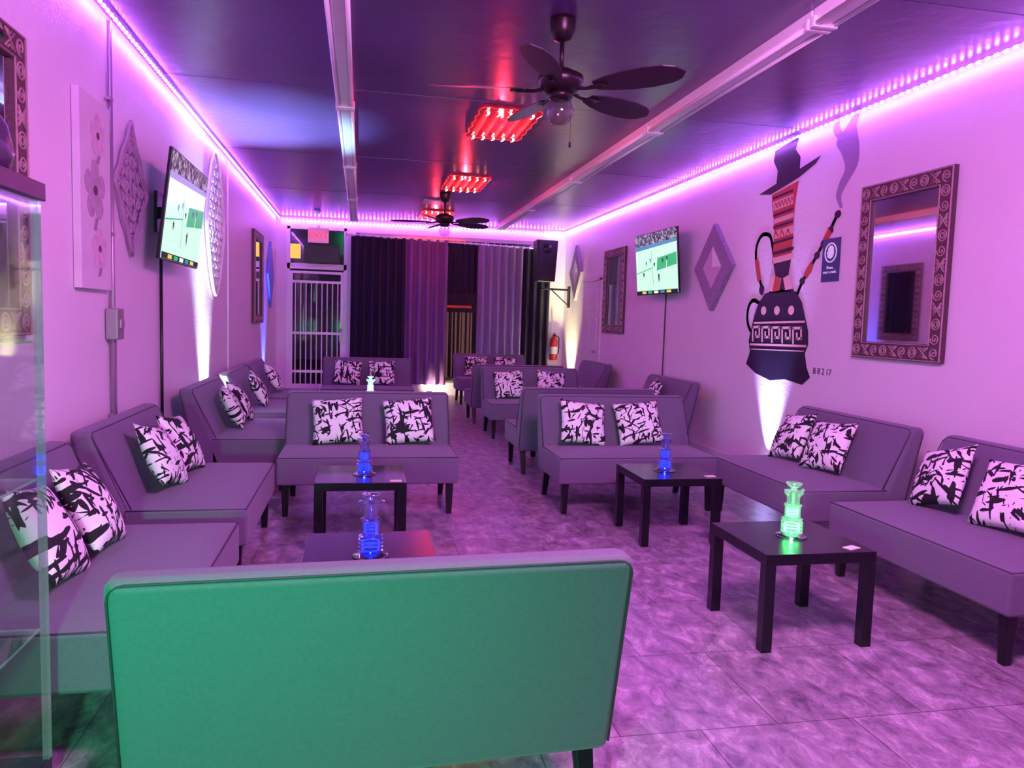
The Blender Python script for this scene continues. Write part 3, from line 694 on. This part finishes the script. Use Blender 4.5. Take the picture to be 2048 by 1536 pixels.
# extinguisher
M_red=mat("extinguisher_red",(.45,.015,.025),.35)
e=thing("fire_extinguisher","red fire extinguisher hanging by the curtains","fire extinguisher",(3.66,YB-.1,.72))
G().lathe([(.06,0),(.075,.02),(.075,.38),(.05,.43),(.022,.45),(.022,.47)],20).build("cylinder",M_red,parent=e,smooth=True)
G().lathe([(.02,.46),(.028,.48),(.02,.5)],12).box((0,-.04,.515),(.02,.12,.015)).box((0,-.03,.49),(.02,.1,.012)).build("valve_handle",M_blk,parent=e)
G().tube([(.02,-.02,.48),(.09,-.03,.44),(.095,-.03,.25),(.08,-.03,.12)],.011,8).build("hose",M_blk,parent=e,smooth=True)
G().lathe([(.0765,.12),(.0765,.26)],20).build("label_band",mat("paper_label",(.8,.75,.7),.6),parent=e)
G().box((0,.088,.3),(.05,.02,.3)).build("wall_hook",M_blk,parent=e)

# ---------------------------------------------------------------- display cabinet + ornament
M_cab=mat("dark_cabinet_board",(.04,.02,.05),.4,noise=.3); M_cg2=glass_mat("cabinet_glass",(.91,.98,.94),.04,edge=.28); M_edge=glass_mat("glass_edge",(.75,.9,.85),.18,em=(.35,.6,.55),es=.05,edge=.4)
cx0,cx1,cy0,cy1=-1.46,-.9,1.25,2.42
e=thing("display_cabinet","tall glass display cabinet with dark top board","cabinet",((cx0+cx1)/2,(cy0+cy1)/2,0))
w2,d2_=(cx1-cx0)/2,(cy1-cy0)/2
G().box((0,0,1.775),(2*w2+.02,2*d2_+.02,.05)).build("top_board",M_cab,parent=e,bevel=.003)
G().box((0,0,.05),(2*w2,2*d2_,.1)).build("base",M_cab,parent=e,bevel=.003)
for nm,c,dd in (("glass_pane",(w2-.004,0,.925),(.006,2*d2_,1.65)),("glass_pane",(0,d2_-.004,.925),(2*w2,.006,1.65)),("glass_pane",(0,-d2_+.004,.925),(2*w2,.006,1.65))):
    G().box(c,dd).build(nm,M_cg2,parent=e)
for sx in (-1,1):
    for sy in (-1,1): G().box((sx*(w2-.009),sy*(d2_-.012),.925),(.018,.022,1.65)).build("corner_post",M_edge,parent=e)
for z in (.5,.95,1.35): 
    G().box((0,0,z),(2*w2-.04,2*d2_-.04,.006)).build("glass_shelf",M_cg2,parent=e)
    G().tube([(w2-.02,-d2_+.02,z),(w2-.02,d2_-.02,z),(-w2+.02,d2_-.02,z)],.0035,6).build("shelf_edge",M_edge,parent=e)
e=thing("ornamental_hookah","dark vase shaped hookah with red patterned bowl","hookah",(-1.03,2.28,1.80))
M_vase=mat("dark_purple_glaze",(.06,.03,.08),.25); M_pt=mat("red_gold_pattern",(.5,.12,.1),.5,noise=.8,nscale=40)
G().lathe([(.08,0),(.1,.01),(.115,.06),(.1,.13),(.06,.19),(.04,.22)],28).build("vase",M_vase,parent=e,smooth=True)
G().lathe([(.045,.22),(.06,.24),(.045,.27),(.07,.31),(.055,.36)],24).build("bowl",M_pt,parent=e,smooth=True)
G().lathe([(.1,.36),(.1,.37),(.055,.375),(.045,.42),(.06,.45)],24).build("lid",M_dk,parent=e,smooth=True)

# ---------------------------------------------------------------- uplights
def spot(name,loc,target,col,energy,ang,blend=.5,rad=.03,parent=None):
    l=bpy.data.lights.new(name,"SPOT"); l.color=col; l.energy=energy; l.spot_size=math.radians(ang); l.spot_blend=blend; l.shadow_soft_size=rad
    o=bpy.data.objects.new(name,l); COL.objects.link(o); o.location=loc
    o.rotation_euler=(Vector(target)-Vector(loc)).to_track_quat('-Z','Y').to_euler(); return o
M_lens=mat("uplight_lens",(1,1,1),.3,em=(.8,.85,1),es=6)
def uplight(x,y,target,col,en,ang,lab,z0=.14):
    e=thing("floor_uplight",lab,"spotlight",(x,y,0),0,"floor uplights by the walls")
    G().lathe([(.05,0),(.05,.01),(.042,.02),(.045,.1),(.048,.12)],18).build("housing",M_blk,parent=e,smooth=True)
    G().lathe([(.04,.12),(.03,.126)],18).build("lens",M_lens,parent=e)
    s=spot("beam_lamp",(0,0,z0),(target[0]-x,target[1]-y,target[2]),col,en,ang,1.0,.03); s.parent=e
uplight(XR-.10,6.62,(XR+.13,6.62,3.2),(.42,.42,1),330,50,"small black floor uplight shining up beneath the mural")
uplight(XL+.10,7.97,(XL+.02,7.85,3.2),(.72,.85,1),550,44,"small black floor uplight between two wall settees")
uplight(XL+.35,8.05,(-.95,7.5,3.2),(.35,.65,1),800,44,"small black floor uplight aimed at the ceiling")
uplight(XR-.10,13.75,(XR+.1,13.75,3.2),(.95,1,.4),400,60,"small black floor uplight near the corner")
uplight(XL+.10,12.6,(XL,12.6,3.2),(.05,.1,1),450,46,"small black floor uplight with blue beam")
uplight(1.25,14.0,(1.6,14.6,.25),(1,.8,.5),14,120,"small floor lamp glowing warm beneath the curtains")

# ---------------------------------------------------------------- added pink fill, then the green spot
def area(name,loc,target,col,en,size):
    l=bpy.data.lights.new(name,"AREA"); l.color=col; l.energy=en; l.size=size
    o=bpy.data.objects.new(name,l); COL.objects.link(o); o.location=loc
    o.rotation_euler=(Vector(target)-Vector(loc)).to_track_quat('-Z','Y').to_euler(); return o
area("pink_fill",(1.2,1.6,3.1),(1.2,5.2,0.4),(.95,.29,.93),120,1.0)  # unseen fill light added out of view to brighten the room in pink
spot("green_bar_spot",(-.55,.15,1.05),(-.30,2.0,.42),(.0,1,.30),125,98,1.0,.08)
# outside
M_gr=mat("asphalt",(.03,.03,.035),.7)
struct(G().box((1,20.5,-.1),(20,12,.1)),"floor_exterior",M_gr)
M_backlight=mat("warm_backlight",(.3,.2,.1),.5,em=(1,.45,.28),es=.25)
e=thing("curtain_glow_bars","added warm glow bars and red band behind the sheer curtain","backlight",(2.0,16.2,0))  # glowing bars added outside to backlight the sheer curtain; no actual shop
g=G()
for x,w_ in ((-.2,.025),(-.1,.015),(-.02,.03),(.07,.02),(.14,.05),(.24,.035),(.31,.02)): g.box((x,0,.85),(w_,.1,1.5))
g.build("glow_bars",M_backlight,parent=e); G().box((0,0,1.72),(.6,.1,.05)).build("red_fascia",M_neon,parent=e)
w=bpy.data.worlds.new("night"); S.world=w; w.use_nodes=True; w.node_tree.nodes["Background"].inputs[0].default_value=(.02,.015,.04,1); w.node_tree.nodes["Background"].inputs[1].default_value=.2

# ---------------------------------------------------------------- camera
f=1520.; rho=.03; vx,vy=723-1024,768-633
u2=vx*math.cos(rho)-vy*math.sin(rho); v2=vx*math.sin(rho)+vy*math.cos(rho)
p=math.atan(v2/f); th=math.atan(-u2*math.cos(p)/f)
r=Vector((math.cos(th),-math.sin(th),0)); F=Vector((math.sin(th)*math.cos(p),math.cos(th)*math.cos(p),-math.sin(p))); U=Vector((math.sin(th)*math.sin(p),math.cos(th)*math.sin(p),math.cos(p)))
R=r*math.cos(rho)+U*math.sin(rho); V=U*math.cos(rho)-r*math.sin(rho)
cam=bpy.data.cameras.new("camera"); cam.sensor_width=36; cam.lens=36*f/2048; cam.clip_start=.05
co=bpy.data.objects.new("camera",cam); COL.objects.link(co)
co.matrix_world=Matrix(((R.x,V.x,-F.x,0),(R.y,V.y,-F.y,0),(R.z,V.z,-F.z,1.45),(0,0,0,1)))
S.camera=co
S.view_settings.view_transform='Standard'; S.view_settings.exposure=1.2; S.view_settings.gamma=1.05
